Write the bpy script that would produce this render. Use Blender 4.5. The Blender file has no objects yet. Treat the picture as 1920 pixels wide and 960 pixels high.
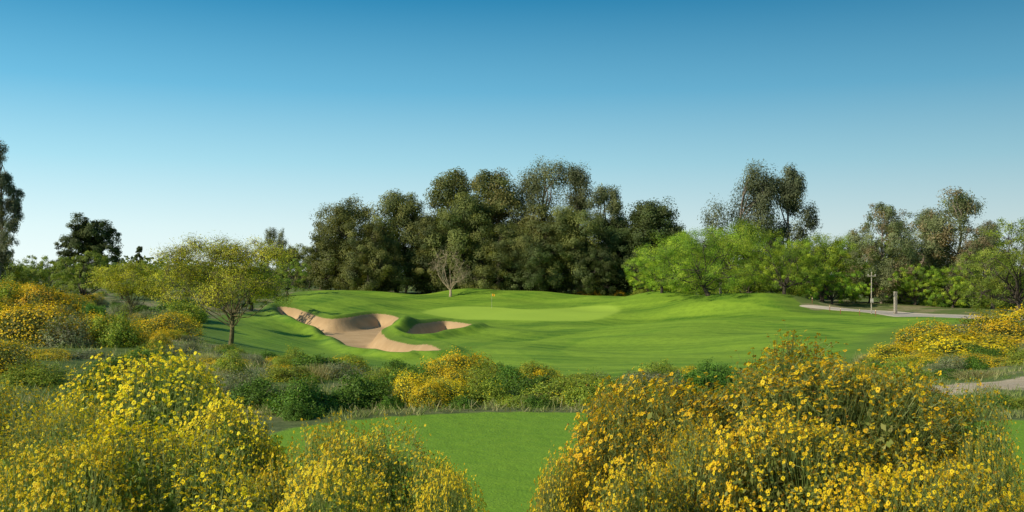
import bpy, math, numpy as np
from mathutils import Vector
rng = np.random.default_rng(7)
scene = bpy.context.scene
F = 1867.0; EYE = 1.8
def U(px): return (px-960.0)/F          # tangent of bearing
def ZL(py, d): return EYE-(py-515.0)/F*d  # height of a sight line at distance d

# ------------------------------------------------------------------ terrain heights (survey table)
DD = [0,8,13,18,25,35,50,65,85,100,120,140,155,170,190,260,600,2100]
TB = {
-500:[.1,.1,.3,.4,.5,.6,.6,.6,.6,.5,.5,.5,.5,.5,.5,.5,.5,.5],
 100:[0,0,.1,.2,.3,.35,.35,.3,.2,.1,0,0,0,0,0,0,0,0],
 400:[0,0,0,0,-.2,-.7,-1.6,-2.5,-3.0,-2.7,-1.7,-1.0,-.7,-.5,-.5,-.5,-.5,-.5],
 600:[0,0,0,-.1,-.6,-1.35,-2.6,-3.7,-4.6,-4.6,-3.8,-2.2,-1.1,-.9,-1.2,-1.5,-2,-2],
 760:[0,0,0,-.15,-.8,-1.7,-3.0,-4.1,-5.0,-5.0,-4.2,-3.0,-2.1,-1.7,-2.0,-2.2,-2.5,-2.5],
 960:[0,0,0,-.25,-.95,-1.9,-3.15,-4.2,-5.1,-5.1,-4.4,-3.5,-2.6,-1.7,-2.2,-3,-3,-3],
1250:[0,0,0,-.2,-.9,-1.8,-3.0,-4.0,-4.7,-4.6,-3.7,-2.6,-2.3,-2.5,-2.8,-3,-3,-3],
1500:[0,0,0,-.2,-.8,-1.7,-2.85,-3.7,-4.0,-3.6,-2.6,-2.2,-2.2,-2.5,-2.6,-3,-3,-3],
1750:[0,0,0,-.2,-.7,-1.2,-1.9,-2.4,-2.75,-2.75,-2.6,-2.5,-2.5,-2.5,-2.6,-3,-3,-3],
2150:[0,0,0,-.1,-.4,-.8,-1.2,-1.6,-2.0,-2.2,-2.2,-2.3,-2.4,-2.5,-2.6,-3,-3,-3]}
NU,NS=261,520
ug=np.linspace(-1.4,1.4,NU); smax=math.log(2105/5.0); sg=np.linspace(0,smax,NS); dg=5*np.exp(sg)-5
cols=sorted(TB); tab=np.array([np.interp(dg,DD,TB[c]) for c in cols])
G=np.array([np.interp(ug,[U(c) for c in cols],tab[:,j]) for j in range(NS)])  # NS x NU
def blur(A,sig,ax):
    k=np.exp(-0.5*(np.arange(-int(3*sig),int(3*sig)+1)/sig)**2); k/=k.sum(); p=len(k)//2
    pad=[(0,0),(0,0)]; pad[ax]=(p,p); B=np.pad(A,pad,mode='edge')
    return np.apply_along_axis(lambda v:np.convolve(v,k,'valid'),ax,B)
G=blur(G,5,0); G=blur(G,6,1)
BUMPS=[(985,163,1.4,8,4),(860,166,.8,4,3),(700,160,.9,7,4),(610,140,1.0,5,6),(1235,146,1.9,5,4),(1400,130,1.7,7,5),(1110,152,1.0,4,4),(1320,138,.9,4,4),(1490,126,.6,4,4),
       (1330,108,1.1,6,6),(860,112,.4,4,5),(1180,122,-1.0,7,5),(520,100,1.1,4,5),(450,85,.8,4,4),(800,84,.35,5,4),(1090,95,.7,7,4),(960,108,.45,5,3),(1480,84,.5,5,4),(1250,72,.35,6,4),(1000,78,.35,5,4),(752,108,.55,1.6,3.0)]
def H0(x,y):
    x=np.asarray(x,float); y=np.asarray(y,float)
    d=np.clip(y,0,2100); u=np.clip(x/np.maximum(d,3.0),-1.39,1.39)
    fi=np.log((d+5)/5)/smax*(NS-1); fj=(u+1.4)/2.8*(NU-1)
    i=np.clip(fi.astype(int),0,NS-2); j=np.clip(fj.astype(int),0,NU-2); a=fi-i; b=fj-j
    z=G[i,j]*(1-a)*(1-b)+G[i+1,j]*a*(1-b)+G[i,j+1]*(1-a)*b+G[i+1,j+1]*a*b
    for px,dd,am,sx,sy in BUMPS:
        z=z+am*np.exp(-((x-U(px)*dd)/sx)**2/2-((y-dd)/sy)**2/2)
    w=np.clip((d-45)/40,0,1)*np.clip((260-d)/60,0,1)
    z=z+w*(.19*np.sin(x*.26+y*.09+1)+.14*np.sin(y*.17-x*.07)+.08*np.sin(x*.5+2)*np.sin(y*.3))
    w2=np.clip((d-13)/6,0,1)*np.clip((60-d)/20,0,1)
    z=z+w2*(.05*np.sin(x*1.1+y*.7)+.04*np.sin(x*2.1-y*1.3))
    return z
def survey(px,py):
    d=np.linspace(4,260,5000); x=U(px)*d; z=ZL(py,d); h=H0(x,d)
    k=np.where(z<=h)[0]
    dd=d[k[0]] if len(k) else 200.0
    return (U(px)*dd,dd)
def smooth_poly(P,n=6):
    P=np.array(P,float); N=len(P); out=[]
    for i in range(N):
        p0,p1,p2,p3=P[i-1],P[i],P[(i+1)%N],P[(i+2)%N]
        for t in np.arange(n)/n:
            out.append(.5*((2*p1)+(-p0+p2)*t+(2*p0-5*p1+4*p2-p3)*t*t+(-p0+3*p1-3*p2+p3)*t**3))
    return np.array(out)
def sdf(P,x,y,margin=8.0):
    margin=float(margin)
    res=np.full(x.shape,-margin,dtype=float); lo=P.min(0)-margin; hi=P.max(0)+margin
    m=(x>lo[0])&(x<hi[0])&(y>lo[1])&(y<hi[1]); X=x[m]; Y=y[m]
    if X.size==0: return res
    dm=np.full(X.shape,1e9); ins=np.zeros(X.shape,bool)
    for i in range(len(P)):
        a=P[i-1]; b=P[i]; e=b-a; L=e@e+1e-12
        t=np.clip(((X-a[0])*e[0]+(Y-a[1])*e[1])/L,0,1)
        dm=np.minimum(dm,(X-a[0]-t*e[0])**2+(Y-a[1]-t*e[1])**2)
        c=((a[1]>Y)!=(b[1]>Y))
        ins^=c&(X<(e[0])*(Y-a[1])/(e[1] if abs(e[1])>1e-12 else 1e-12)+a[0])
    s=np.sqrt(dm); res[m]=np.clip(np.where(ins,s,-s),-margin,margin*4)
    return res
def SP(L,n=6): return smooth_poly([survey(a,b) for a,b in L],n)
fair_near=[(372,600),(366,625),(392,648),(450,660),(540,676),(640,688),(760,694),(900,703),(1010,712),(1130,714),(1250,707),(1400,700),(1520,690),(1610,676),(1665,652),(1700,622),(1740,612),(1850,606),(1900,601),(1740,593),(1640,587),(1560,580),(1505,573)]
fp=[survey(a,b) for a,b in fair_near]
fp+= [(U(1400)*150,150),(U(1250)*163,163),(U(1100)*172,172),(U(960)*178,178),(U(800)*176,176),(U(680)*172,172),(U(575)*168,168),(U(535)*150,150),(U(500)*128,128),(U(440)*108,108)]
FAIR=smooth_poly(fp)
SAND=[SP([(520,579),(548,580),(580,590),(612,600),(655,598),(700,591),(738,595),(749,603),(735,613),(716,622),(722,636),(770,650),(826,661),(800,668),(770,665),(745,671),(715,664),(690,664),(652,654),(640,644),(612,636),(600,622),(560,606),(530,594)]),
      SP([(760,632),(772,619),(796,609),(830,605),(864,608),(886,612),(866,619),(828,625),(798,633)])]
SDEP=[1.3,1.4]
GREEN=SP([(790,586),(840,576),(930,576),(1010,580),(1090,575),(1150,573),(1160,584),(1130,597),(1050,602),(950,600),(860,598)])
TEE=smooth_poly([(-2.7,10.9),(-2.3,12.0),(-1.3,12.8),(0,13.2),(1.4,13.0),(3,12.7),(4.6,12.1),(6,12.3),(10,12.0),(13,8),(10,3.2),(1,2.8),(-1.6,3.5),(-2.4,7.5)])
PATHN=SP([(1735,731),(1790,720),(1850,717),(1920,706),(2080,698),(2200,696),(2200,712),(2080,718),(1920,731),(1860,730),(1800,741),(1750,740)])
PATHF=SP([(1503,572),(1560,575.5),(1650,582),(1740,588),(1850,593),(2000,598),(2000,605),(1850,599.5),(1740,594),(1640,588),(1560,581.5),(1508,576)])
def Hfull(x,y):
    z=H0(x,y)
    for P,D in zip(SAND,SDEP):
        s=sdf(P,x,y)
        t=np.clip((s+.1)/1.7,0,1); t=t*t*(3-2*t)
        z=z-D*t+.50*min(1,D)*np.exp(-((s+.9)/.95)**2)
    return z

# ------------------------------------------------------------------ mesh building
class MB:
    def __init__(s): s.V=[];s.Q=[];s.C=[];s.n=0
    def add(s,V,Q,C):
        V=np.asarray(V,float); C=np.asarray(C,float)
        if C.ndim==1: C=np.tile(C,(len(V),1))
        s.V.append(V); s.Q.append(np.asarray(Q)+s.n); s.C.append(C); s.n+=len(V)
    def join(s,o):
        if o.n: s.add(np.concatenate(o.V),np.concatenate(o.Q),np.concatenate(o.C))
        return s
    def scale(s,k):
        s.V=[v*np.array(k) for v in s.V]
    def mesh(s,name,mat,smooth=False):
        return quadmesh(name,np.concatenate(s.V),np.concatenate(s.Q),mat,np.concatenate(s.C),smooth)
def quadmesh(name,V,Q,mat,C=None,smooth=False):
    me=bpy.data.meshes.new(name); me.vertices.add(len(V)); me.vertices.foreach_set("co",V.astype(np.float32).ravel())
    me.loops.add(len(Q)*4); me.loops.foreach_set("vertex_index",Q.astype(np.int32).ravel())
    me.polygons.add(len(Q)); me.polygons.foreach_set("loop_start",np.arange(0,len(Q)*4,4,dtype=np.int32))
    me.polygons.foreach_set("use_smooth",np.full(len(Q),smooth))
    me.update(calc_edges=True)
    if C is not None:
        a=me.color_attributes.new("tint",'FLOAT_COLOR','POINT'); CC=np.ones((len(V),4),np.float32); CC[:,:3]=np.clip(C,0,1); a.data.foreach_set("color",CC.ravel())
    me.materials.append(mat); return me
def unit(v): return v/np.maximum(np.linalg.norm(v,axis=-1,keepdims=True),1e-9)
def leaves(mb,P,L,W,C,bias=(0,0,0),r=rng,nrm=None,nz=.55):
    n=len(P)
    if n==0: return
    a=unit(r.normal(size=(n,3))+np.array(bias))
    if nrm is None: b=unit(np.cross(a,r.normal(size=(n,3))))
    else:
        nn=unit(unit(nrm)+r.normal(size=(n,3))*nz); a=unit(a-(a*nn).sum(1,keepdims=True)*nn); b=np.cross(nn,a)
    L=np.broadcast_to(L,(n,))*r.uniform(.7,1.3,n); W=np.broadcast_to(W,(n,))*r.uniform(.7,1.3,n)
    a=a*L[:,None]/2; b=b*W[:,None]/2
    V=np.stack([P-a,P+b,P+a,P-b],1).reshape(-1,3)
    mb.add(V,np.arange(4*n).reshape(-1,4),np.repeat(C,4,0))
def sticks(mb,P0,P1,r0,r1,C,n=3):
    P0=np.asarray(P0,float);P1=np.asarray(P1,float); N=len(P0)
    if N==0: return
    d=unit(P1-P0); ref=np.tile(np.array([.31,.22,.92]),(N,1)); ref[np.abs(d@ref[0])>.9]=[1,0,0]
    a=unit(np.cross(d,ref)); b=np.cross(d,a)
    r0=np.broadcast_to(r0,(N,));r1=np.broadcast_to(r1,(N,))
    V=np.zeros((N,2*n,3))
    for k in range(n):
        t=2*math.pi*k/n; o=math.cos(t)*a+math.sin(t)*b
        V[:,k]=P0+o*r0[:,None]; V[:,n+k]=P1+o*r1[:,None]
    q=np.array([[k,(k+1)%n,n+(k+1)%n,n+k] for k in range(n)])
    Q=(np.arange(N)[:,None,None]*2*n+q[None]).reshape(-1,4)
    C=np.asarray(C,float); C=np.tile(C,(N*2*n,1)) if C.ndim==1 else np.repeat(C,2*n,0)
    mb.add(V.reshape(-1,3),Q,C)
def tube(mb,pts,rad,C,n=7):
    pts=np.asarray(pts,float); K=len(pts); t=unit(np.gradient(pts,axis=0)); ref=np.array([.9,.3,.1])
    a=unit(np.cross(t,ref)); b=np.cross(t,a); V=[]
    for k in range(n):
        th=2*math.pi*k/n; V.append(pts+(math.cos(th)*a+math.sin(th)*b)*np.asarray(rad)[:,None])
    V=np.stack(V,1).reshape(-1,3)
    Q=[[i*n+k,i*n+(k+1)%n,(i+1)*n+(k+1)%n,(i+1)*n+k] for i in range(K-1) for k in range(n)]
    mb.add(V,Q,C)
def bend(p0,p1,r,amp,lift=0,K=6):
    t=np.linspace(0,1,K)[:,None]; p=np.asarray(p0)*(1-t)+np.asarray(p1)*t; L=np.linalg.norm(np.asarray(p1)-p0)
    w=np.sin(math.pi*t); return p+w*(r.normal(size=3)*amp*L)[None]+w*np.array([0,0,lift*L])[None]+np.sin(2*math.pi*t)*(r.normal(size=3)*amp*.5*L)[None]
def box(mb,c,s,C):
    c=np.array(c,float); s=np.array(s,float)/2
    V=np.array([[x,y,z] for z in(-1,1) for x,y in((-1,-1),(1,-1),(1,1),(-1,1))])*s+c
    mb.add(V,[[0,3,2,1],[4,5,6,7],[0,1,5,4],[1,2,6,5],[2,3,7,6],[3,0,4,7]],C)

# ------------------------------------------------------------------ materials
def newmat(name):
    m=bpy.data.materials.new(name); m.use_nodes=True; nt=m.node_tree; nt.nodes.clear(); return m,nt
def nd(nt,t,**k):
    n=nt.nodes.new(t)
    for a,b in k.items(): setattr(n,a,b)
    return n
class NT:
    def __init__(s,nt): s.nt=nt
    def set(s,sock,v):
        if isinstance(v,bpy.types.NodeSocket): s.nt.links.new(v,sock)
        else: sock.default_value=(*v,1) if isinstance(v,tuple) and len(v)==3 and sock.type=='RGBA' else v
    def math(s,op,a,b=0.0,c=False):
        n=nd(s.nt,'ShaderNodeMath',operation=op,use_clamp=c); s.set(n.inputs[0],a); s.set(n.inputs[1],b); return n.outputs[0]
    def mix(s,f,a,b,bt='MIX'):
        n=nd(s.nt,'ShaderNodeMix',data_type='RGBA',blend_type=bt); s.set(n.inputs[0],f); s.set(n.inputs[6],a); s.set(n.inputs[7],b); return n.outputs[2]
    def noise(s,co,sc,det=4,rough=.55):
        n=nd(s.nt,'ShaderNodeTexNoise'); s.nt.links.new(co,n.inputs['Vector']); n.inputs['Scale'].default_value=sc; n.inputs['Detail'].default_value=det; n.inputs['Roughness'].default_value=rough; return n.outputs[0]
    def attr(s,name): return nd(s.nt,'ShaderNodeAttribute',attribute_name=name).outputs['Fac']
    def step(s,v,lo,hi):
        n=nd(s.nt,'ShaderNodeMapRange',interpolation_type='SMOOTHSTEP'); s.set(n.inputs[0],v)
        n.inputs[1].default_value=min(lo,hi); n.inputs[2].default_value=max(lo,hi)
        if lo>hi: n.inputs[3].default_value=1; n.inputs[4].default_value=0
        return n.outputs[0]
def foliage_mat(name,trans=.3,gain=1.0,hue=.492):
    m,nt=newmat(name); N=NT(nt)
    at=nd(nt,'ShaderNodeAttribute',attribute_name='tint'); oi=nd(nt,'ShaderNodeObjectInfo')
    hs=nd(nt,'ShaderNodeHueSaturation'); nt.links.new(at.outputs['Color'],hs.inputs['Color'])
    N.set(hs.inputs['Value'],N.math('ADD',N.math('MULTIPLY',oi.outputs['Random'],.3),.85*gain))
    N.set(hs.inputs['Hue'],N.math('ADD',N.math('MULTIPLY',oi.outputs['Random'],.016),hue))
    d=nd(nt,'ShaderNodeBsdfPrincipled'); nt.links.new(hs.outputs[0],d.inputs['Base Color']); d.inputs['Roughness'].default_value=.6
    d.inputs['Specular IOR Level'].default_value=.3
    t=nd(nt,'ShaderNodeBsdfTranslucent'); tc=N.mix(1.0,hs.outputs[0],(1.2,1.15,.5),'MULTIPLY'); nt.links.new(tc,t.inputs['Color'])
    mx=nd(nt,'ShaderNodeMixShader'); mx.inputs[0].default_value=trans; nt.links.new(d.outputs[0],mx.inputs[1]); nt.links.new(t.outputs[0],mx.inputs[2])
    o=nd(nt,'ShaderNodeOutputMaterial'); nt.links.new(mx.outputs[0],o.inputs[0]); return m
LEAF=foliage_mat("leaf",.36); PETAL=foliage_mat("petal",.35,1.03,.498)
def bark_mat():
    m,nt=newmat("bark"); N=NT(nt); at=nd(nt,'ShaderNodeAttribute',attribute_name='tint'); tc=nd(nt,'ShaderNodeTexCoord')
    n=N.noise(tc.outputs['Object'],6); f=N.step(n,.3,.7); c=N.mix(f,(.5,.5,.5),(1.3,1.25,1.2)); c=N.mix(1.0,at.outputs['Color'],c,'MULTIPLY')
    p=nd(nt,'ShaderNodeBsdfPrincipled'); nt.links.new(c,p.inputs['Base Color']); p.inputs['Roughness'].default_value=.9
    b=nd(nt,'ShaderNodeBump'); b.inputs['Strength'].default_value=.5; b.inputs['Distance'].default_value=.05; nt.links.new(n,b.inputs['Height']); nt.links.new(b.outputs[0],p.inputs['Normal'])
    o=nd(nt,'ShaderNodeOutputMaterial'); nt.links.new(p.outputs[0],o.inputs[0]); return m
BARK=bark_mat()
def terrain_mat():
    m,nt=newmat("terrain"); N=NT(nt); tc=nd(nt,'ShaderNodeTexCoord'); co=tc.outputs['Object']
    nL=N.noise(co,.05,3); nM=N.noise(co,.5,4); nS=N.noise(co,4.,5); nF=N.noise(co,38.,3,.7); nG=N.noise(co,.16,5,.65); nB=N.noise(co,1.4,6,.7)
    e=N.mix(N.step(nM,.35,.65),(.24,.19,.10),(.16,.17,.06)); e=N.mix(N.step(nS,.35,.7),e,(.34,.28,.15)); e=N.mix(N.step(nG,.38,.54),e,(.11,.15,.035))
    g=N.mix(N.step(nL,.38,.62),(.085,.190,.012),(.160,.295,.018)); g=N.mix(N.math('MULTIPLY',N.step(nG,.42,.60),.6),g,(.28,.40,.030))  # large-scale grass tone patches, with sunlit bands painted in through their contrast
    stripe=N.math('SINE',N.attr('mow')); st=N.step(stripe,-.25,.25)
    g=N.mix(N.math('MULTIPLY',st,.60),g,(.30,.44,.032))
    s2=N.math('SINE',N.math('ADD',N.attr('mow2'),N.math('MULTIPLY',nM,.8))); g=N.mix(N.math('MULTIPLY',N.step(s2,-.3,.3),.32),g,(.065,.150,.011))
    s3=N.math('SINE',N.math('ADD',N.math('MULTIPLY',N.attr('mow2'),4.3),N.math('MULTIPLY',nM,1.5))); g=N.mix(N.math('MULTIPLY',N.step(s3,-.2,.8),.36),g,(.28,.41,.032))
    g=N.mix(N.math('MULTIPLY',N.step(nB,.42,.62),.30),g,(.065,.13,.011)); g=N.mix(N.math('MULTIPLY',N.step(nS,.45,.65),.35),g,(.23,.35,.028)); g=N.mix(N.math('MULTIPLY',N.step(nF,.42,.62),.25),g,(.05,.11,.01))
    fd=N.attr('fair')
    rough=N.step(N.math('ADD',fd,N.math('MULTIPLY',nM,2.)),5.0,2.6); g=N.mix(N.math('MULTIPLY',rough,.55),g,(.100,.155,.022))
    gr=N.mix(nM,(.32,.46,.048),(.37,.50,.054)); gm=N.step(N.math('ADD',N.attr('green'),nM),-.2,1.2); g=N.mix(N.math('MULTIPLY',gm,.9),g,gr)
    jit=N.math('MULTIPLY',N.math('SUBTRACT',nS,.5),.9)
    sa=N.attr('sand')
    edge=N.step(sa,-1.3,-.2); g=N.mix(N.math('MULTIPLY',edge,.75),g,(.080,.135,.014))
    fm=N.step(N.math('ADD',fd,jit),-.3,.3)
    te=N.attr('tee'); tm=N.step(N.math('ADD',te,N.math('MULTIPLY',jit,.45)),-.10,.08)
    near_=N.step(te,-1.6,-.4); e=N.mix(N.math('MULTIPLY',near_,.75),e,N.mix(N.step(nS,.35,.65),(.075,.095,.028),(.13,.15,.05)))
    tg=N.mix(N.step(nM,.2,.8),(.165,.30,.018),(.195,.335,.022)); tg=N.mix(N.math('MULTIPLY',N.step(nS,.35,.7),.35),tg,(.25,.38,.028)); tg=N.mix(N.math('MULTIPLY',N.step(nF,.35,.65),.5),tg,(.08,.165,.012))
    c=N.mix(fm,e,g); c=N.mix(tm,c,tg)
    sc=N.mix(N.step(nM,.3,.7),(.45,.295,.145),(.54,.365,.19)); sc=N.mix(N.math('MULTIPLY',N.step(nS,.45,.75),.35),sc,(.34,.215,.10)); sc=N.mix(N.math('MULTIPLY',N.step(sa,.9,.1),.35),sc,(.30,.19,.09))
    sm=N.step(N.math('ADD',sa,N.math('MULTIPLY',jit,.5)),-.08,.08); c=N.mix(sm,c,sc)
    pc=N.mix(N.step(nS,.35,.65),(.42,.32,.20),(.54,.43,.29)); pm=N.step(N.math('ADD',N.attr('path'),N.math('MULTIPLY',jit,1.0)),-.15,.15); c=N.mix(pm,c,pc)
    ca=N.attr('cart'); cc=N.mix(nM,(.40,.35,.28),(.48,.42,.34)); cc=N.mix(N.step(ca,1.0,.7),cc,(.60,.50,.37)); cm=N.step(ca,-.05,.05); c=N.mix(cm,c,cc)
    p=nd(nt,'ShaderNodeBsdfPrincipled'); nt.links.new(c,p.inputs['Base Color']); p.inputs['Roughness'].default_value=.85; p.inputs['Specular IOR Level'].default_value=.15
    hb=N.math('ADD',N.math('ADD',N.math('MULTIPLY',nS,.035),N.math('MULTIPLY',nF,.016)),N.math('MULTIPLY',nB,.06))
    b=nd(nt,'ShaderNodeBump'); b.inputs['Strength'].default_value=.65; b.inputs['Distance'].default_value=1.; nt.links.new(hb,b.inputs['Height']); nt.links.new(b.outputs[0],p.inputs['Normal'])
    o=nd(nt,'ShaderNodeOutputMaterial'); nt.links.new(p.outputs[0],o.inputs[0]); return m
TERR=terrain_mat()

# ------------------------------------------------------------------ object helpers
def link(o): scene.collection.objects.link(o); return o
def tag(o,label=None,cat=None,group=None,kind=None):
    if label: o["label"]=label
    if cat: o["category"]=cat
    if group: o["group"]=group
    if kind: o["kind"]=kind
    return o
def mobj(name,me,loc=(0,0,0),parent=None):
    o=bpy.data.objects.new(name,me); o.location=loc; link(o)
    if parent: o.parent=parent
    return o
def empty(name,loc):
    o=bpy.data.objects.new(name,None); o.empty_display_size=.3; o.location=loc; return link(o)

# ------------------------------------------------------------------ terrain
y0=-8.0
dv=[2.5]
while dv[-1]<2050:
    d=dv[-1]-8; dv.append(dv[-1]+np.interp(d,[-6,5,14,40,60,175,200,300,2000],[.5,.2,.2,.3,.34,.34,1.2,6,120]))
dv=np.array(dv)
uf=np.linspace(-.6,.6,780); uo=np.linspace(.6,1.4,45)[1:]; uu=np.concatenate([-uo[::-1],uf,uo])
Uu,Dv=np.meshgrid(uu,dv); X=(Uu*Dv).ravel(); Y=(Dv+y0).ravel()
Z=Hfull(X,Y)
nr,nc=Dv.shape
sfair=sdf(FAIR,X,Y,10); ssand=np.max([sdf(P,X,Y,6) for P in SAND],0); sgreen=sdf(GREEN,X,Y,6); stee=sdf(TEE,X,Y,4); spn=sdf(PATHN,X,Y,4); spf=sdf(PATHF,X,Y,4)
cx,cy=U(1270)*80,80
rr_=np.sqrt((X-cx)**2+((Y-cy)*.55)**2)
mow=np.where(rr_>9,rr_*2*math.pi/6.5,(9*2*math.pi/6.5)+(rr_-9)*.1)
mow2=(Y*.9+X*.35+2*np.sin(X*.06))*2*math.pi/9.
att={'fair':sfair,'sand':ssand,'green':sgreen,'tee':stee,'path':spn,'cart':spf,'mow':mow,'mow2':mow2}
idx=np.arange(nr*nc).reshape(nr,nc)
Q=np.stack([idx[:-1,:-1],idx[:-1,1:],idx[1:,1:],idx[1:,:-1]],-1).reshape(-1,4)
V=np.stack([X,Y,Z],1)
fc=lambda a:a[Q].mean(1)
reg=np.zeros(len(Q),int); reg[fc(sfair)>0]=1; reg[fc(sgreen)>0]=2; reg[fc(stee)>0]=3; reg[fc(spn)>0]=4; reg[fc(spf)>0]=5; reg[fc(ssand)>0]=6
info={0:("ground","dry desert earth with scattered dry grass and scrub"),1:("fairway","rolling mown green fairway with curved mowing stripes"),2:("putting_green","smooth pale green putting surface around the flag"),
3:("tee_lawn","short mown green lawn running into low shrubs"),4:("dirt_path","pale tan dirt path through dry scrub"),5:("cart_path","pale beige paved cart path beside the trees"),6:("bunker","tan sand bunker with curling grassy lips")}
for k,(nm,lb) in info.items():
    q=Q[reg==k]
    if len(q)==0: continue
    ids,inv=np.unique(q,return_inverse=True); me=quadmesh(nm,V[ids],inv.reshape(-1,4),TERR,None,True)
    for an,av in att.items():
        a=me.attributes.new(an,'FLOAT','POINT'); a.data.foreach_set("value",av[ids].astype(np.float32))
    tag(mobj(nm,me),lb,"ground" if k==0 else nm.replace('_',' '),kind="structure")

# ------------------------------------------------------------------ trees
STY={
 'tamarisk':dict(cb=.02,nl=26,lr=(.15,.22),vr=1.3,cl=330,pl=170,ls=(.40,.14),sg=.62,cols=[(.185,.205,.050),(.145,.165,.042),(.240,.245,.062),(.095,.120,.034)],bias=(0,0,-.3),tr=.02,bark=(.09,.07,.05)),
 'broad':dict(cb=.14,nl=22,lr=(.13,.20),vr=1.0,cl=280,pl=160,ls=(.38,.15),sg=.60,cols=[(.170,.190,.050),(.125,.148,.040),(.205,.210,.058),(.250,.220,.064)],bias=(0,0,-.1),tr=.02,bark=(.14,.11,.08)),
 'open':dict(cb=.20,nl=20,lr=(.10,.16),vr=1.2,cl=210,pl=120,ls=(.34,.12),sg=.58,cols=[(.170,.190,.080),(.135,.160,.066),(.205,.215,.084)],bias=(0,0,-.4),tr=.018,bark=(.20,.16,.12)),
 'euc':dict(cb=.15,nl=18,lr=(.11,.18),vr=1.7,cl=220,pl=130,ls=(.42,.12),sg=.54,cols=[(.130,.158,.074),(.100,.122,.058),(.170,.188,.085)],bias=(0,0,-1.6),tr=.016,bark=(.20,.16,.12)),
 'wispy':dict(cb=.06,nl=26,lr=(.11,.18),vr=1.5,cl=380,pl=110,ls=(.24,.065),sg=.66,cols=[(.16,.185,.10),(.125,.15,.08),(.20,.22,.12)],bias=(0,0,-1.8),tr=.011,bark=(.24,.20,.15)),
 'eucred':dict(cb=.06,nl=22,lr=(.13,.20),vr=1.4,cl=250,pl=115,ls=(.36,.13),sg=.58,cols=[(.195,.210,.086),(.160,.190,.078),(.29,.23,.115),(.20,.23,.088)],bias=(0,0,-.9),tr=.014,bark=(.26,.21,.16)),
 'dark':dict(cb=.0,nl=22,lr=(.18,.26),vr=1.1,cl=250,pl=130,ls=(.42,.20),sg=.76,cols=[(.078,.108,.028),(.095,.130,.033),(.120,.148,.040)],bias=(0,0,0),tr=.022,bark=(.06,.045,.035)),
 'mesquite':dict(cb=.02,nl=24,lr=(.17,.25),vr=.9,cl=310,pl=125,ls=(.32,.14),sg=.54,cols=[(.29,.42,.032),(.21,.34,.026),(.40,.50,.040),(.15,.25,.022)],bias=(0,0,-.5),tr=.03,bark=(.07,.055,.04)),
 'midgreen':dict(cb=.0,nl=18,lr=(.16,.24),vr=.95,cl=200,pl=95,ls=(.30,.16),sg=.5,cols=[(.22,.29,.034),(.17,.24,.030),(.28,.33,.040)],bias=(0,0,-.2),tr=.03,bark=(.07,.055,.04)),
 'verde':dict(cb=.26,nl=34,lr=(.10,.16),vr=.40,cl=560,pl=60,ls=(.080,.032),sg=.26,cols=[(.50,.47,.030),(.41,.42,.030),(.60,.53,.030),(.32,.36,.030)],bias=(.2,0,.8),tr=.022,bark=(.14,.12,.05)),
 'bare':dict(cb=.22,nl=16,lr=(.14,.20),vr=1.2,cl=320,pl=8,ls=(.24,.05),sg=.28,cols=[(.42,.34,.19),(.36,.28,.15)],bias=(0,0,1.5),tr=.026,bark=(.38,.30,.19)),
}
LOW=('verde','mesquite','midgreen')
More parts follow.
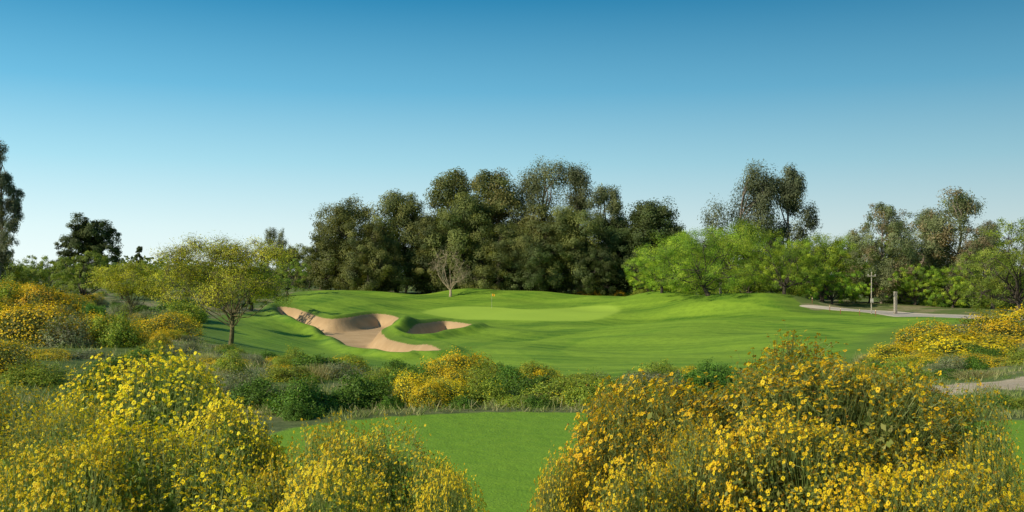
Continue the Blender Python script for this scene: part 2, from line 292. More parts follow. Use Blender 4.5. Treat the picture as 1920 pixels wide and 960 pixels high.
def tree_mesh(seed,H,W,style,dens=1.0,ls_mul=1.0):
    S=STY[style]; r=np.random.default_rng(seed); nl=S['nl']; cb=S['cb']
    ang=r.uniform(0,6.28)+np.arange(nl)*2.4+r.normal(size=nl)*.4; rad=np.sqrt((np.arange(nl)+r.uniform(0,1,nl))/nl)*.80
    rad=r.permutation(rad); rad[0]=.12; rad[1]=.82
    env=np.sqrt(np.clip(1-(rad*.85)**2,0,1)); zt=(r.permutation(nl)+r.uniform(0,1,nl))/nl
    if style in LOW: zt=.15+.85*zt
    if style=='verde': zt=.15+.85*zt; env=env**.6
    if style in('tamarisk','dark','broad','eucred'): zt=zt**.85
    zt=zt*env; zt[0]=1.
    lr=r.uniform(*S['lr'],nl)
    LC=np.stack([np.cos(ang)*rad*.5*W,np.sin(ang)*rad*.42*W,(cb+(1-cb)*zt)*H],1); LR=np.stack([lr*W,lr*W*.9,lr*W*S['vr']],1)
    mx=(LC[:,0]+LR[:,0]).max(); mn=(LC[:,0]-LR[:,0]).min(); s=W/(mx-mn); LC[:,0]=(LC[:,0]-(mx+mn)/2)*s; LR[:,0]*=s
    LR[:,2]=np.minimum(LR[:,2],H*.22)
    top=LC[:,2]+LR[:,2]; LC[:,2]-=np.maximum(top-H,0); top=(LC[:,2]+LR[:,2]).max(); LC[:,2]+=(H-top)*(LC[:,2]/H)
    LC[:,2]=np.maximum(LC[:,2],LR[:,2]*.9+cb*H*.6)
    tr=MB(); cr=MB(); tR=S['tr']*H; bark=np.array(S['bark'])
    low=style in LOW or style=='bare'
    th=(.28 if style=='verde' else .16)*H if low else .42*H
    tp=bend((0,0,-.3),(r.normal()*.02*W,r.normal()*.02*W,th),r,.05,0,8); tube(tr,tp,np.linspace(tR*1.25,tR*.75,8),bark,9)
    if not low:
        tp2=bend(tp[-1],LC[0],r,.04,0,8); tube(tr,tp2,np.linspace(tR*.75,tR*.15,8),bark,7)
        axis=np.concatenate([tp[3:],tp2[:-2]])
    else: axis=tp[-3:]
    for c in LC:
        lower=axis[axis[:,2]<max(c[2],axis[0,2]+.01)]
        p=lower[r.integers(max(0,len(lower)-4),len(lower))] if len(lower) else axis[0]
        bp=bend(p,c,r,.10,.06 if style!='verde' else .02,7); tube(tr,bp,np.linspace(tR*(.36 if style!='verde' else .22),tR*.08,7),bark,5)
    w=LR.prod(1)**(2/3.); w/=w.sum(); ncl=int(S['cl']*dens); li=r.choice(nl,ncl,p=w)
    dirs=unit(r.normal(size=(ncl,3))+np.array([0,-.1,.25])); rr=r.uniform(.45,1.0,ncl)**.6
    CP=LC[li]+dirs*rr[:,None]*LR[li]; CP[:,2]=np.maximum(CP[:,2],cb*H*.5+.3)
    sc=np.clip(H/18.,.25,1.3) if style!='verde' else np.clip(H/5.,.5,1.5)
    mid=(LC[li]*.5+CP*.5)+r.normal(size=CP.shape)*.15*sc
    sticks(tr,LC[li],mid,tR*.07,tR*.04,bark,4); sticks(tr,mid,CP,tR*.04,tR*.015,bark,3)
    m=int(S['pl']); ci=np.repeat(np.arange(ncl),m); sg=S['sg']*sc*W/10.*.9 if style!='verde' else S['sg']*sc
    sg=np.clip(sg,.15,1.1)*r.uniform(.6,1.3,ncl)
    z3=r.normal(size=(len(ci),3)); z3/=np.maximum(1,np.linalg.norm(z3,axis=1,keepdims=True)/(1.9 if not low else 2.2))
    off=z3*np.array([1,1,1.25 if style in('euc','open','wispy') else .75])*sg[ci][:,None]
    P=CP[ci]+off
    if style in('euc','eucred','open','wispy'): P[:,2]-=np.abs(r.normal(size=len(ci)))*sg[ci]*.8
    P[:,2]=np.maximum(P[:,2],.1)
    br=r.uniform(.7,1.3,ncl)[ci]*r.uniform(.85,1.15,len(ci)); C=np.array(S['cols'])[r.integers(0,len(S['cols']),ncl)[ci]]*br[:,None]
    k=(np.clip(H/18.,.40,1.15) if style!='verde' else 1.0)*ls_mul
    leaves(cr,P,S['ls'][0]*k,S['ls'][1]*k,C,S['bias'],r,nrm=unit(off)*.8+dirs[ci]*1.0+[0,0,.3],nz=.32)
    if style in('verde','bare'):
        sticks(tr,CP[ci[::6]],P[::6],.006 if style=='verde' else .025,.003,bark*1.3,3)
    return tr.mesh("trunk",BARK),cr.mesh("crown",LEAF)
def T(px,d,wpx,pytop,style,seed,name,label,group=None,dens=1.0,lsm=1.0):
    x=U(px)*d; z=float(H0(x,d)); H=ZL(pytop,d)-z; W=wpx/F*d
    a,b=tree_mesh(seed,H,W,style,dens,lsm); e=empty(name,(x,d,z)); tag(e,label,"tree",group)
    mobj("trunk",a,parent=e); mobj("crown",b,parent=e); return e
grp="tall trees along the edge of the golf course"
for a in [
 (600,178,110,450,'tamarisk',11),(655,176,150,372,'tamarisk',12),(742,178,150,358,'tamarisk',13),(700,170,140,415,'tamarisk',14),
 (855,184,125,320,'broad',15),(805,176,130,400,'tamarisk',16),(865,174,130,365,'tamarisk',17),(940,182,130,322,'broad',18),(1025,186,125,298,'open',19),
 (1000,176,150,380,'tamarisk',20),(1085,184,100,315,'open',21),(1138,180,80,348,'open',22),(1150,176,120,425,'dark',23),(1075,174,140,390,'tamarisk',24),
 (1225,174,125,376,'dark',25),(1215,176,140,400,'dark',30),(1170,180,110,405,'dark',26),(935,172,150,420,'tamarisk',27),(1110,171,110,460,'dark',28),(1000,170,130,450,'dark',29)]:
    lab={'tamarisk':"dense olive green tree with feathery foliage",'broad':"tall spreading olive green tree with leafy crown",'open':"tall open crowned tree with thin grey green leaves",'dark':"rounded dark green tree with dense crown"}[a[4]]
    T(*a,{'tamarisk':'tamarisk_tree','broad':'broadleaf_tree','open':'eucalyptus_tree','dark':'dark_green_tree'}[a[4]],lab,grp)
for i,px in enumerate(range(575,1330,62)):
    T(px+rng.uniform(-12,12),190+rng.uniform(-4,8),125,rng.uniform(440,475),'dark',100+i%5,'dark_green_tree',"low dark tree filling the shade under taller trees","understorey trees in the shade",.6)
T(844,158,88,462,'bare',31,'bare_tree',"small leafless pale tan tree beside the mown grass")
T(1385,172,135,306,'euc',41,'eucalyptus_tree',"tall dark eucalyptus with drooping clumps of leaves",grp)
T(1482,172,100,312,'euc',42,'eucalyptus_tree',"tall dark eucalyptus with drooping clumps of leaves",grp)
g2="bright green desert trees beside the fairway"
for a in [(1330,132,280,426,43),(1240,144,160,458,44),(1405,146,200,410,45),(1470,128,180,444,46),(1540,138,180,436,47),(1600,148,150,436,48),(1290,156,150,434,49),(1222,156,100,486,50)]:
    T(a[0],a[1],a[2],a[3],'mesquite',a[4],'mesquite_tree',"bright green spreading mesquite with low hanging foliage",g2)
for a in [(1650,136,140,376,51),(1795,138,150,342,52),(1728,146,140,386,53),(1845,132,130,412,54)]:
    T(a[0],a[1],a[2],a[3],'eucred',a[4],'eucalyptus_tree',"eucalyptus with reddish brown and grey green leaves","reddish eucalyptus trees beside the cart path")
for a in [(1905,110,220,408,55),(1715,134,150,495,56),(1560,132,150,500,57),(1630,140,140,488,58),(2000,100,200,420,59),(1785,130,140,498,60),(1490,148,180,480,61),(1860,122,150,466,62),(1690,150,160,466,63)]:
    T(a[0],a[1],a[2],a[3],'midgreen' if a[4] in(55,59,62,63) else 'mesquite',a[4],'mesquite_tree',"low green mesquite with dense fine foliage",g2)
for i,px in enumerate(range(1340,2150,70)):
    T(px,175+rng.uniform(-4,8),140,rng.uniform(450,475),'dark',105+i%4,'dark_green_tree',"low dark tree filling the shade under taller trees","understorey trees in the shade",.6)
T(2,80,80,262,'wispy',77,'eucalyptus_tree',"tall slender eucalyptus with drooping grey leaves")
T(146,165,85,402,'dark',72,'dark_green_tree',"dark dense tree with a lumpy crown"); T(188,167,85,411,'dark',73,'dark_green_tree',"dark dense tree with a lumpy crown")
T(262,240,22,462,'dark',74,'conifer_tree',"small narrow dark tree on the skyline")
T(525,200,75,426,'open',75,'eucalyptus_tree',"thin crowned grey green tree on the skyline"); T(545,185,80,465,'tamarisk',76,'tamarisk_tree',"dense olive green tree with feathery foliage",grp)
for i,a in enumerate([(30,95,130,492),(95,105,140,474),(160,90,150,470),(230,115,150,484),(300,120,140,484),(350,130,140,484),(20,130,130,484),(500,140,130,462),(470,120,130,482),(-60,80,150,484),(540,150,100,480),(-140,70,160,480),(420,110,120,500),(380,118,120,498)]):
    T(a[0],a[1],a[2],a[3],'midgreen',80+i,'mesquite_tree',"pale green desert tree with fine soft foliage","pale green desert trees on the rise",.7)
T(430,47,265,448,'verde',91,'palo_verde_tree',"airy yellow green palo verde with a spreading crown")
T(242,56,150,494,'verde',92,'palo_verde_tree',"low yellow green palo verde with thin twigs",None,.5)
mb=MB(); n=60000; uu_=rng.uniform(-1.2,1.2,n); dd=rng.uniform(230,330,n); x=uu_*dd
hh=3.2+1.6*np.sin(x*.05)+1.2*np.sin(x*.13+1)+.8*np.sin(x*.31)
P=np.stack([x,dd,H0(x,dd)+hh*rng.uniform(0,1,n)**.6+rng.normal(size=n)*.2],1)
C=np.array([(.12,.155,.04),(.16,.19,.055),(.09,.12,.04)])[rng.integers(0,3,n)]*rng.uniform(.7,1.2,(n,1))
leaves(mb,P,1.1,.7,C,nrm=np.tile([0,-.6,.7],(n,1))); tag(mobj("distant_wood",mb.mesh("distant_wood",LEAF)),"low green wood along the horizon","wood",kind="stuff")

# ------------------------------------------------------------------ shrubs
SH={
 'green':dict(cols=[(.12,.235,.022),(.085,.175,.018),(.17,.29,.03)],n=6500,ls=(.06,.034),fl=0,label="dense dark green rounded shrub on dry ground",nm='green_shrub'),
 'lime':dict(cols=[(.29,.37,.035),(.22,.30,.03),(.37,.42,.045)],n=5600,ls=(.055,.028),fl=200,fc=[(.85,.62,.02)],label="yellow green shrub with fine leaves on dry ground",nm='yellow_green_shrub'),
 'sage':dict(cols=[(.26,.30,.13),(.20,.25,.10),(.31,.32,.16),(.25,.23,.14)],n=4200,ls=(.055,.022),fl=0,label="low grey green sage shrub on dry ground",nm='sage_shrub'),
 'yellow':dict(cols=[(.26,.31,.045),(.32,.31,.04),(.19,.26,.035)],n=4800,ls=(.05,.025),fl=3400,fc=[(.92,.62,.012),(.84,.52,.012),(.94,.70,.02)],label="rounded shrub covered in golden yellow flowers",nm='flowering_shrub'),
 'orange':dict(cols=[(.24,.22,.035),(.18,.19,.035),(.15,.19,.03)],n=4600,ls=(.05,.025),fl=2300,fc=[(.84,.48,.012),(.72,.40,.015),(.90,.58,.015)],label="rounded shrub with orange yellow drying flowers",nm='flowering_shrub'),
 'dry':dict(cols=[(.55,.48,.22),(.45,.38,.17),(.38,.36,.13),(.24,.29,.07)],n=2200,ls=(.16,.008),fl=0,label="tuft of pale dry grass on desert ground",nm='dry_grass_tuft'),
}
def shrub_parts(seed,kind):
    S=SH[kind]; r=np.random.default_rng(seed); W,H=1.6,1.0
    K=r.normal(size=(9,3))*3.2; ph=r.uniform(0,6.28,9)
    lump=lambda D:(1+.12*np.sin(D@K.T+ph).sum(1)/1.6)[:,None]
    def shell(n,lo,pw=.5,up=.1):
        D=unit(r.normal(size=(n,3))+[0,0,up]); D[:,2]=np.abs(D[:,2])
        R=lump(D)*(lo+(1-lo)*r.uniform(0,1,(n,1))**pw); return D*R*[W/2,W/2,H*.86],D
    st=MB();fo=MB();fl=MB()
    E,D=shell(90,.8); sticks(st,r.normal(size=(90,3))*[.05,.05,.0],E,.007,.003,(.16,.13,.07),3)
    ncl=170; CPs,CD=shell(ncl,.5,.4); ci=r.integers(0,ncl,S['n']); off=r.normal(size=(S['n'],3))*.07
    P=CPs[ci]+off; P[:,2]=np.abs(P[:,2])+.01
    C=np.array(S['cols'])[r.integers(0,len(S['cols']),S['n'])]*(r.uniform(.7,1.3,ncl)[ci]*r.uniform(.8,1.2,S['n']))[:,None]
    if kind=='dry':
        B=r.normal(size=(S['n'],3))*[W*.22,W*.22,0]; dirn=unit(r.normal(size=(S['n'],3))*[.5,.5,.2]+[0,0,1]); L=r.uniform(.3,.95,S['n'])*H
        T1=B+dirn*L[:,None]; wv=unit(np.cross(dirn,r.normal(size=(S['n'],3))))*.007
        V=np.stack([B-wv,B+wv,T1+wv*.5,T1-wv*.5],1).reshape(-1,3); fo.add(V,np.arange(4*len(B)).reshape(-1,4),np.repeat(C,4,0))
    else:
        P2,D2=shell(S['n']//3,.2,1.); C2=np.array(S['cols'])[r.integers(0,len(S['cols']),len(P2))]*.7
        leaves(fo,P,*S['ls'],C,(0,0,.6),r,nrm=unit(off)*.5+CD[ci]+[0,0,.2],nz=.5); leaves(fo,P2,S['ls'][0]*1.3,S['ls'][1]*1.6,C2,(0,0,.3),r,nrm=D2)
    if S['fl']:
        nf=S['fl']; nc=70; FC,FD=shell(nc,.92,.5,.5); ci=r.integers(0,nc,nf); a,AD=shell(nf,.94,.5,.45)
        pick=(r.uniform(size=nf)<.55)[:,None]; P=np.where(pick,FC[ci]+r.normal(size=(nf,3))*.085,a)
        P[:,2]=np.abs(P[:,2])+.03
        C=np.array(S['fc'])[r.integers(0,len(S['fc']),nf)]*r.uniform(.75,1.1,(nf,1)); leaves(fl,P,.038,.034,C,(0,0,0),r,nrm=np.where(pick,FD[ci],AD)+[0,0,.3],nz=.4)
    return st,fo,fl
SMESH={}
for k in SH:
    for v in range(3):
        st,fo,fl=shrub_parts(500+v*17+len(k)*3,k); al=MB().join(st).join(fo).join(fl)
        SMESH[k,v]=(st.mesh("stems",BARK),fo.mesh("foliage",LEAF),fl.mesh("blossoms",PETAL) if fl.n else None,al.mesh(SH[k]['nm'],LEAF))
def shrub(kind,x,y,W,H,parts=False,v=None):
    v=int(rng.integers(0,3)) if v is None else v; st,fo,fl,al=SMESH[kind,v]; z=float(H0(x,y))-.03
    S=SH[kind]; rot=rng.uniform(0,6.28)
    if parts:
        e=empty(S['nm'],(x,y,z))
        mobj("stems",st,parent=e); mobj("foliage",fo,parent=e)
        if fl: mobj("blossoms",fl,parent=e)
    else: e=mobj(S['nm'],al,(x,y,z))
    e.scale=(W/1.6,W/1.6*rng.uniform(.85,1.1),H); e.rotation_euler=(0,0,rot)
    tag(e,S['label'],"grass tuft" if kind=='dry' else "shrub",{'green':"green shrubs in the scrub",'lime':"yellow green shrubs in the scrub",'sage':"grey sage shrubs in the scrub",'yellow':"golden flowering shrubs in the scrub",'orange':"orange flowering shrubs in the scrub",'dry':"dry grass tufts in the scrub"}[kind]); return e
def SB(kind,px,pytop,wpx,d,parts=True,v=None):
    x=U(px)*d; z=float(H0(x,d)); H=max(.2,ZL(pytop,d)-z); return shrub(kind,x,d,wpx/F*d,H,parts,v)
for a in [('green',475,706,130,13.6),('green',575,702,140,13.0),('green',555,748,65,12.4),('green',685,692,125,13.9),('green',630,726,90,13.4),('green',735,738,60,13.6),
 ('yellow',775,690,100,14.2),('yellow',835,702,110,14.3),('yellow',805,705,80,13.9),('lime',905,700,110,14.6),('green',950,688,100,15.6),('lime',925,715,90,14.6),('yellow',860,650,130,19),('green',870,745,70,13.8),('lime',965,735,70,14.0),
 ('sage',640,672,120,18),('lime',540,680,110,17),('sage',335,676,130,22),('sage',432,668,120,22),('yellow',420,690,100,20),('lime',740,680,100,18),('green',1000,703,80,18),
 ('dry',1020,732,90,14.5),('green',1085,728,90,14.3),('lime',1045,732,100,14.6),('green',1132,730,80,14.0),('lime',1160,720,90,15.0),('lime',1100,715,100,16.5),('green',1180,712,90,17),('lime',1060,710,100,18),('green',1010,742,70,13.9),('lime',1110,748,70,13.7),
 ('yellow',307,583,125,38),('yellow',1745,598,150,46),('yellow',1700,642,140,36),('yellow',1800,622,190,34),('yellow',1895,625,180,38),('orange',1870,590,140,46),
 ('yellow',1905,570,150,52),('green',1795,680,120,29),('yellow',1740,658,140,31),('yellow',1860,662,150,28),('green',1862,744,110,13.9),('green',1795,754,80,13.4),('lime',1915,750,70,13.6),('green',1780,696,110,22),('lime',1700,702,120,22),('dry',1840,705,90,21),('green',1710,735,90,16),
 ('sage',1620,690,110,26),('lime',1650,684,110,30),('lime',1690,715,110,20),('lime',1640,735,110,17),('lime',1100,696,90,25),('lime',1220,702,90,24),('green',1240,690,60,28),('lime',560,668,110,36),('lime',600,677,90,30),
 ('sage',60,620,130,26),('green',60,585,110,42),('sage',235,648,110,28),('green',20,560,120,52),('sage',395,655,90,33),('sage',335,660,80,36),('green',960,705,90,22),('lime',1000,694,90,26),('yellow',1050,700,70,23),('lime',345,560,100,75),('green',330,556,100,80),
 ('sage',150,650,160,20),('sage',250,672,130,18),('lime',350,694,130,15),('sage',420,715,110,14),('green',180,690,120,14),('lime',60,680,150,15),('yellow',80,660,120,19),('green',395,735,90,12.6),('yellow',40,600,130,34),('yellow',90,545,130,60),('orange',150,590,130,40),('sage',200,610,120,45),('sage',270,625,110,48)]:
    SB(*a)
r=rng
cnt=0
for _ in range(900):
    if cnt>=125: break
    d=r.uniform(14,100); px=r.uniform(-260,340) if d<75 else r.uniform(-100,380); x=U(px)*d
    if sdf(FAIR,np.array([x]),np.array([d]),10)[0]>-1.5: continue
    if 215<px<400 and d<40: continue
    pp=[.36,.26,.08,.18,.12] if px<110 else [.12,.08,.34,.28,.18]
    k=str(r.choice(['yellow','orange','sage','lime','green'],p=pp))
    h=r.uniform(.7,1.3) if d>22 else r.uniform(.4,.7)
    if px>=110: h*=.75
    shrub(k,x,d,h*r.uniform(1.5,2.3),h,d<30); cnt+=1
cnt=0
for _ in range(1400):
    if cnt>=180: break
    d=14.0+r.uniform(0,1)**1.3*36; px=r.uniform(250,2050); x=U(px)*d; X1=np.array([x]);Y1=np.array([d])
    if sdf(FAIR,X1,Y1,10)[0]>-.8 or sdf(TEE,X1,Y1,4)[0]>-.6 or sdf(PATHN,X1,Y1,4)[0]>-.3: continue
    if px>1690 and d<16: continue
    k=str(r.choice(['sage','dry','lime','green','yellow'],p=[.12,.06,.40,.32,.10])); h=r.uniform(.24,.5)
    shrub(k,x,d,h*r.uniform(1.7,2.6),h,d<20); cnt+=1
for i in range(30):
    px=r.uniform(1050,1190) if i<10 else r.uniform(1200,1900); d=172 if i<10 else np.interp(px,[1200,1500,1900],[166,150,125])
    shrub(str(r.choice(['lime','sage','orange','green'])),U(px)*d,d,r.uniform(2,4),r.uniform(.9,1.7))
# dry grass ground cover
mb=MB(); nt_=8500
d=12.6+r.uniform(0,1,nt_)**1.6*60; px=r.uniform(-250,2150,nt_); x=U(px)*d
ok=(sdf(FAIR,x,d,10)<-.1)&(sdf(TEE,x,d,4)<-.08)&(sdf(PATHN,x,d,4)<.0); x=x[ok];d=d[ok]; z=H0(x,d)
nb=12; B=np.stack([x,d,z],1); i=np.repeat(np.arange(len(B)),nb); k=(.6+d[i]/40.)
P=B[i]+r.normal(size=(len(i),3))*[.12,.12,0]*k[:,None]; dr=unit(r.normal(size=(len(i),3))*[.6,.6,.1]+[0,0,1]); L=r.uniform(.04,.15,len(i))
T1=P+dr*L[:,None]; w=unit(np.cross(dr,r.normal(size=(len(i),3))))*(.006*k)[:,None]
C=np.array([(.50,.44,.20),(.36,.38,.12),(.24,.32,.07),(.28,.33,.10),(.18,.27,.05)])[r.integers(0,5,len(B))][i]*r.uniform(.7,1.2,(len(i),1))
mb.add(np.stack([P-w,P+w,T1+w*.4,T1-w*.4],1).reshape(-1,3),np.arange(4*len(P)).reshape(-1,4),np.repeat(C,4,0))
tag(mobj("dry_grass",mb.mesh("dry_grass",LEAF)),"pale dry grass covering the desert ground","dry grass",kind="stuff")

# ------------------------------------------------------------------ brittlebush close by
def brittle(seed,nt,fc,dc,leafc,flen=.10,spikes=40,nfl=4,fs=1.0,leafout=.92,ctr=.27):
    r=np.random.default_rng(seed); st=MB();fo=MB();fl=MB()
    K=r.normal(size=(10,3))*3.6; ph=r.uniform(0,6.28,10); lump=lambda D:(1+.10*np.sin(D@K.T+ph).sum(1)/1.6)[:,None]
    def shell(n,lo,pw,up=.25):
        D=unit(r.normal(size=(n,3))+[0,0,up]); D[:,2]=np.abs(D[:,2]); q=lump(D)*(lo+(1-lo)*r.uniform(0,1,(n,1))**pw)
        P=D*q; P[:,2]=np.sign(P[:,2])*np.abs(P[:,2])**.8; return P,D
    ntf=150; TD=unit(r.normal(size=(ntf,3))+[0,0,.3]); TD[:,2]=np.abs(TD[:,2]); D=unit(TD[r.integers(0,ntf,nt)]+r.normal(size=(nt,3))*.10); D[:,2]=np.abs(D[:,2])
    loose=r.uniform(size=nt)<.5; D2=unit(r.normal(size=(nt,3))+[0,0,.25]); D2[:,2]=np.abs(D2[:,2]); D=np.where(loose[:,None],D2,D)
    E=D*lump(D)*(.90+.10*r.uniform(0,1,(nt,1))**.8); E[:,2]=np.abs(E[:,2])**.8
    base=E*[.12,.12,0]+r.normal(size=E.shape)*[.04,.04,0]
    mid=base*.12+E*.88+[0,0,-.02]+r.normal(size=E.shape)*.015
    sc=np.array([(.34,.38,.12),(.27,.34,.09),(.22,.30,.07)])[r.integers(0,3,nt)]
    h=nt//8; sticks(st,base[:h],mid[:h],.004,.003,sc[:h]*.6); sticks(st,mid,E,.0020,.0014,sc)
    i=np.repeat(np.arange(nt),nfl); up=unit(D[i]*.8+[0,0,.45]+r.normal(size=(len(i),3))*.6); L=r.uniform(.15,1.0,len(i))*flen
    L=np.where((i<spikes),L*1.9,L)
    tip=E[i]+up*L[:,None]; j=E[i]*.5+tip*.5+r.normal(size=tip.shape)*.005
    sticks(st,E[i],j,.0013,.0011,sc[i]); sticks(st,j,tip,.0011,.0009,sc[i])
    keep=r.uniform(size=len(i))<.93; cpos=tip[keep]; n=len(cpos)
    nrm=unit(unit(D[i][keep])*.9+[-.15,-.25,.4]+r.normal(size=(n,3))*.42); ref=r.normal(size=(n,3)); a=unit(np.cross(nrm,ref)); b=np.cross(nrm,a)
    s=r.uniform(.0090,.0142,n)*fs; closed=r.uniform(size=n)<.18; s=np.where(closed,s*.6,s)
    npet=8; VV=[];CC=[]
    fcol=np.array(fc)[r.integers(0,len(fc),n)]*r.uniform(.86,1.08,(n,1))
    for k in range(npet):
        th=2*math.pi*k/npet+r.normal(size=n)*.12; dd=np.cos(th)[:,None]*a+np.sin(th)[:,None]*b; pp=-np.sin(th)[:,None]*a+np.cos(th)[:,None]*b
        ss=(s*r.uniform(.85,1.1,n))[:,None]; dz=r.uniform(-.3,.15,n)[:,None]
        VV.append(np.stack([cpos+dd*ss*.15,cpos+(dd*.68+pp*.34+nrm*dz*.3)*ss,cpos+(dd*1.02+nrm*dz)*ss,cpos+(dd*.68-pp*.34+nrm*dz*.3)*ss],1)); CC.append(fcol*r.uniform(.88,1.08,(n,1)))
    V=np.concatenate(VV).reshape(-1,3); fl.add(V,np.arange(len(V)).reshape(-1,4),np.repeat(np.concatenate(CC),4,0))
    R0=(s*np.where(closed,.85,ctr))[:,None]; Vd=[cpos+nrm*R0*.9]
    for k in range(6):
        th=math.pi*k/3; Vd.append(cpos+(math.cos(th)*a+math.sin(th)*b)*R0+nrm*R0*.1)
    Vd=np.stack(Vd,1); q=np.array([[0,1,2,3],[0,3,4,5],[0,5,6,1]]); Qd=(np.arange(n)[:,None,None]*7+q).reshape(-1,4)
    dcol=np.array(dc)[r.integers(0,len(dc),n)]*r.uniform(.7,1.2,(n,1)); fl.add(Vd.reshape(-1,3),Qd,np.repeat(dcol,7,0))
    nl=24000; ncl=520; Cc,CD=shell(ncl,.62,.7); Cc*=leafout; ci=r.integers(0,ncl,nl); of=r.normal(size=(nl,3))*.042; P=Cc[ci]+of; P[:,2]=np.abs(P[:,2])
    C=np.array(leafc)[r.integers(0,len(leafc),nl)]*(r.uniform(.7,1.3,ncl)[ci]*r.uniform(.8,1.2,nl))[:,None]
    leaves(fo,P,.038,.018,C,(0,0,.7),r,nrm=CD[ci]+unit(of)*.5,nz=.5)
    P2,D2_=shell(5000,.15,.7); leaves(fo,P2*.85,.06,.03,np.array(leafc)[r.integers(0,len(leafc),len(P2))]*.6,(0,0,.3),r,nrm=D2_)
    zt=np.percentile(cpos[:,2],97); xr=np.percentile(np.abs(cpos[:,0]),96)
    for m in(st,fo,fl): m.scale((1/xr,1/xr,1/zt))
    return st.mesh("stems",LEAF),fo.mesh("foliage",LEAF),fl.mesh("blossoms",PETAL)
lem=[(.94,.70,.012),(.91,.62,.012),(.95,.76,.02)]; gold=[(.92,.61,.010),(.86,.52,.010),(.94,.67,.015)]
dk=[(.55,.32,.01),(.66,.44,.012),(.36,.20,.01)]; dkb=[(.34,.17,.012),(.50,.29,.012),(.24,.11,.012)]
lg=[(.26,.35,.06),(.32,.38,.10),(.19,.29,.04)]; lo=[(.27,.30,.06),(.33,.33,.08),(.20,.25,.045)]
BM=[brittle(901,3500,lem,dk,lg,.09,90,4,1.03,.93),brittle(902,3000,lem,dk,lg,.11,100,4,1.03,.94),brittle(903,4600,gold,dkb,lo,.09,150,4,.92,.94,.24),brittle(904,3900,gold,dkb,lo,.10,90,4,.90,.94,.24)]
def near(px,d,wpx,pytop,v,label):
    x=U(px)*d; z=float(H0(x,d)); H=ZL(pytop,d)-z; Rr=wpx/F*d/2
    e=empty("brittlebush",(x,d,z)); e.scale=(Rr,Rr,H); e.rotation_euler=(0,0,rng.uniform(0,6.28))
    for nm,me in zip(("stems","foliage","blossoms"),BM[v]):
        o=mobj(nm,me,parent=e)
        if nm!="foliage": o["kind"]="stuff"
    tag(e,label,"bush","yellow flowering brittlebushes beside the tee")
L1="brittlebush with bright lemon yellow daisy flowers and grey leaves"; L2="large brittlebush with dense golden daisy flowers and brown centres"
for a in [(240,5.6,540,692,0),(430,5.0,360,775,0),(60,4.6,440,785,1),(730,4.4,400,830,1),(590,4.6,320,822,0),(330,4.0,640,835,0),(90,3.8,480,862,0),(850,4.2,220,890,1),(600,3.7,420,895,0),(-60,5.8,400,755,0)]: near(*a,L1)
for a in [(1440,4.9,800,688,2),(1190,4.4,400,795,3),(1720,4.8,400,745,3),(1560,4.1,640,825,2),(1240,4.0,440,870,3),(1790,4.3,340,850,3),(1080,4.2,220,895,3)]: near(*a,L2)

# ------------------------------------------------------------------ flag, poles, pillars, stakes, marker
def put(name,loc,label,cat,parts,group=None,rot=0):
    e=empty(name,loc); tag(e,label,cat,group); e.rotation_euler=(0,0,rot)
    for nm,m in parts: mobj(nm,m.mesh(nm,BARK if nm!='flag' else PETAL),parent=e)
    return e
def gz(px,d): x=U(px)*d; return (x,d,float(H0(x,d)))
p=MB(); sticks(p,[[0,0,-.1]],[[0,0,2.15]],.016,.013,(.5,.47,.38),8)
f=MB(); g=[]; nx,nz=9,5
for iz in range(nz):
    for ix in range(nx): g.append([ix/(nx-1)*.42,.05*math.sin(ix*1.3)*ix/8,2.12-.32*iz/(nz-1)-.06*ix/8])
f.add(g,[[iz*nx+ix,iz*nx+ix+1,(iz+1)*nx+ix+1,(iz+1)*nx+ix] for iz in range(nz-1) for ix in range(nx-1)],(.85,.38,.03))
put("golf_flag",gz(922,143),"golf flagstick with small orange yellow flag on the green","flag",[("pole",p),("flag",f)])
wood=(.42,.37,.29)
p=MB(); tube(p,[[0,0,-.2],[0,0,2.5],[.02,0,5.0]],[.065,.06,.05],wood,8)
c=MB(); box(c,(0,-.10,4.5),(1.0,.08,.09),wood)
ins=[]
for sx in(-.42,.42):
    m=MB(); tube(m,[[sx,-.10,4.545],[sx,-.10,4.60],[sx,-.10,4.68],[sx,-.10,4.72]],[.04,.06,.05,.02],(.5,.48,.42),8); ins.append(("insulator",m))
b=MB(); box(b,(.0,-.17,1.6),(.3,.18,.5),(.45,.42,.36))
put("utility_pole",gz(1634,118),"short weathered wooden pole with crossarm and meter box","pole",[("post",p),("crossarm",c),("meter_box",b)]+ins)
def pillar(px,d,h,w):
    s=MB(); box(s,(0,0,h/2-.1),(w,w,h+.2-.16),(.33,.30,.23)); c=MB(); box(c,(0,0,h-.02+.04),(w*1.12,w*1.12,.12),(.40,.36,.28)); bs=MB(); box(bs,(0,0,.06),(w*1.12,w*1.12,.3),(.30,.26,.20))
    put("stone_pillar",gz(px,d),"square tan stone pillar with a flat cap","pillar",[("shaft",s),("cap",c),("base",bs)],"stone pillars beside the path",.3)
pillar(1679,120,2.6,.30); pillar(1351,140,1.9,.3)
for px,d in [(1523,124),(1556,120),(1576,117),(1612,113),(1642,111)]:
    s=MB(); tube(s,[[0,0,-.1],[0,0,.6],[0,0,.72],[0,0,.78]],[.04,.04,.04,.005],(.30,.12,.06),6); t=MB(); tube(t,[[0,0,.56],[0,0,.68]],[.048,.048],(.7,.6,.4),6)
    put("marker_stake",gz(px,d),"short reddish wooden stake beside the cart path","stake",[("post",s),("band",t)],"stakes along the cart path")
x,y_,z=U(1873)*10.6,10.6,0
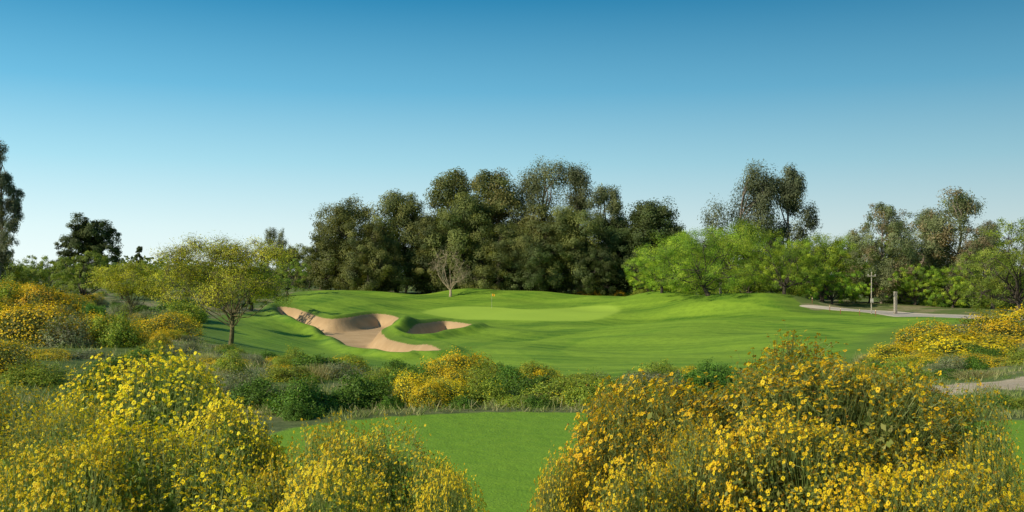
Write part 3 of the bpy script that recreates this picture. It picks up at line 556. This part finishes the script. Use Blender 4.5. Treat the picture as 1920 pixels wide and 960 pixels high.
s=MB(); tube(s,[[0,0,-.03],[0,0,.03]],[.008,.006],(.1,.1,.1),8); h=MB(); tube(h,[[0,0,.03],[0,0,.035],[.004,0,.05],[.008,0,.065],[.01,0,.075],[.012,0,.08]],[.004,.02,.026,.022,.012,.002],(.5,.5,.48),14)
put("tee_marker",(x,y_,z),"small white rounded tee marker standing on mown grass","tee marker",[("spike",s),("head",h)])

# ------------------------------------------------------------------ sky, sun, camera
EL=math.radians(32); sx,sy=-.84,-.54; n_=math.hypot(sx,sy); sx/=n_; sy/=n_
S=Vector((sx*math.cos(EL),sy*math.cos(EL),math.sin(EL)))
w=bpy.data.worlds.new("World"); scene.world=w; w.use_nodes=True; nt=w.node_tree; nt.nodes.clear(); N=NT(nt)
sk=nd(nt,'ShaderNodeTexSky',sky_type='NISHITA',sun_disc=False); sk.sun_elevation=EL; sk.sun_rotation=math.atan2(sx,sy); sk.ozone_density=3; sk.dust_density=.3
tc=nd(nt,'ShaderNodeTexCoord'); sp=nd(nt,'ShaderNodeSeparateXYZ'); nt.links.new(tc.outputs['Generated'],sp.inputs[0])
rp=nd(nt,'ShaderNodeValToRGB'); cr=rp.color_ramp
el=[(0,(.84,.93,.91)),(.045,(.68,.86,.88)),(.11,(.37,.69,.81)),(.18,(.14,.47,.69)),(.27,(.015,.24,.46)),(1,(.03,.11,.24))]
while len(cr.elements)<len(el): cr.elements.new(.5)
for e_,(p_,c_) in zip(cr.elements,el): e_.position=p_; e_.color=(*c_,1)
cr.interpolation='LINEAR'
nt.links.new(sp.outputs[2],rp.inputs[0])
az=N.math('ADD',N.math('MULTIPLY',sp.outputs[0],-.38),.98)
cs=nd(nt,'ShaderNodeVectorMath',operation='SCALE'); nt.links.new(rp.outputs[0],cs.inputs[0]); nt.links.new(az,cs.inputs['Scale'])
bg1=nd(nt,'ShaderNodeBackground'); nt.links.new(cs.outputs[0],bg1.inputs[0]); bg1.inputs[1].default_value=.92
bg2=nd(nt,'ShaderNodeBackground'); nt.links.new(sk.outputs[0],bg2.inputs[0]); bg2.inputs[1].default_value=.008
ad=nd(nt,'ShaderNodeAddShader'); nt.links.new(bg1.outputs[0],ad.inputs[0]); nt.links.new(bg2.outputs[0],ad.inputs[1])
o=nd(nt,'ShaderNodeOutputWorld'); nt.links.new(ad.outputs[0],o.inputs[0])
ld=bpy.data.lights.new("sun",'SUN'); ld.energy=5.0; ld.angle=math.radians(.5); ld.color=(1,.92,.76)
lo_=bpy.data.objects.new("sun",ld); lo_.rotation_euler=(-S).to_track_quat('-Z','Y').to_euler(); lo_.location=(0,0,50); link(lo_)
cd=bpy.data.cameras.new("camera"); cam=bpy.data.objects.new("camera",cd); cam.location=(0,0,EYE); cam.rotation_euler=(math.radians(90),0,0)
cd.lens=35; cd.sensor_width=36; cd.shift_y=35/1920.; cd.clip_start=.1; cd.clip_end=4000; link(cam); scene.camera=cam
scene.view_settings.view_transform='Standard'; scene.view_settings.look='None'; scene.view_settings.exposure=0
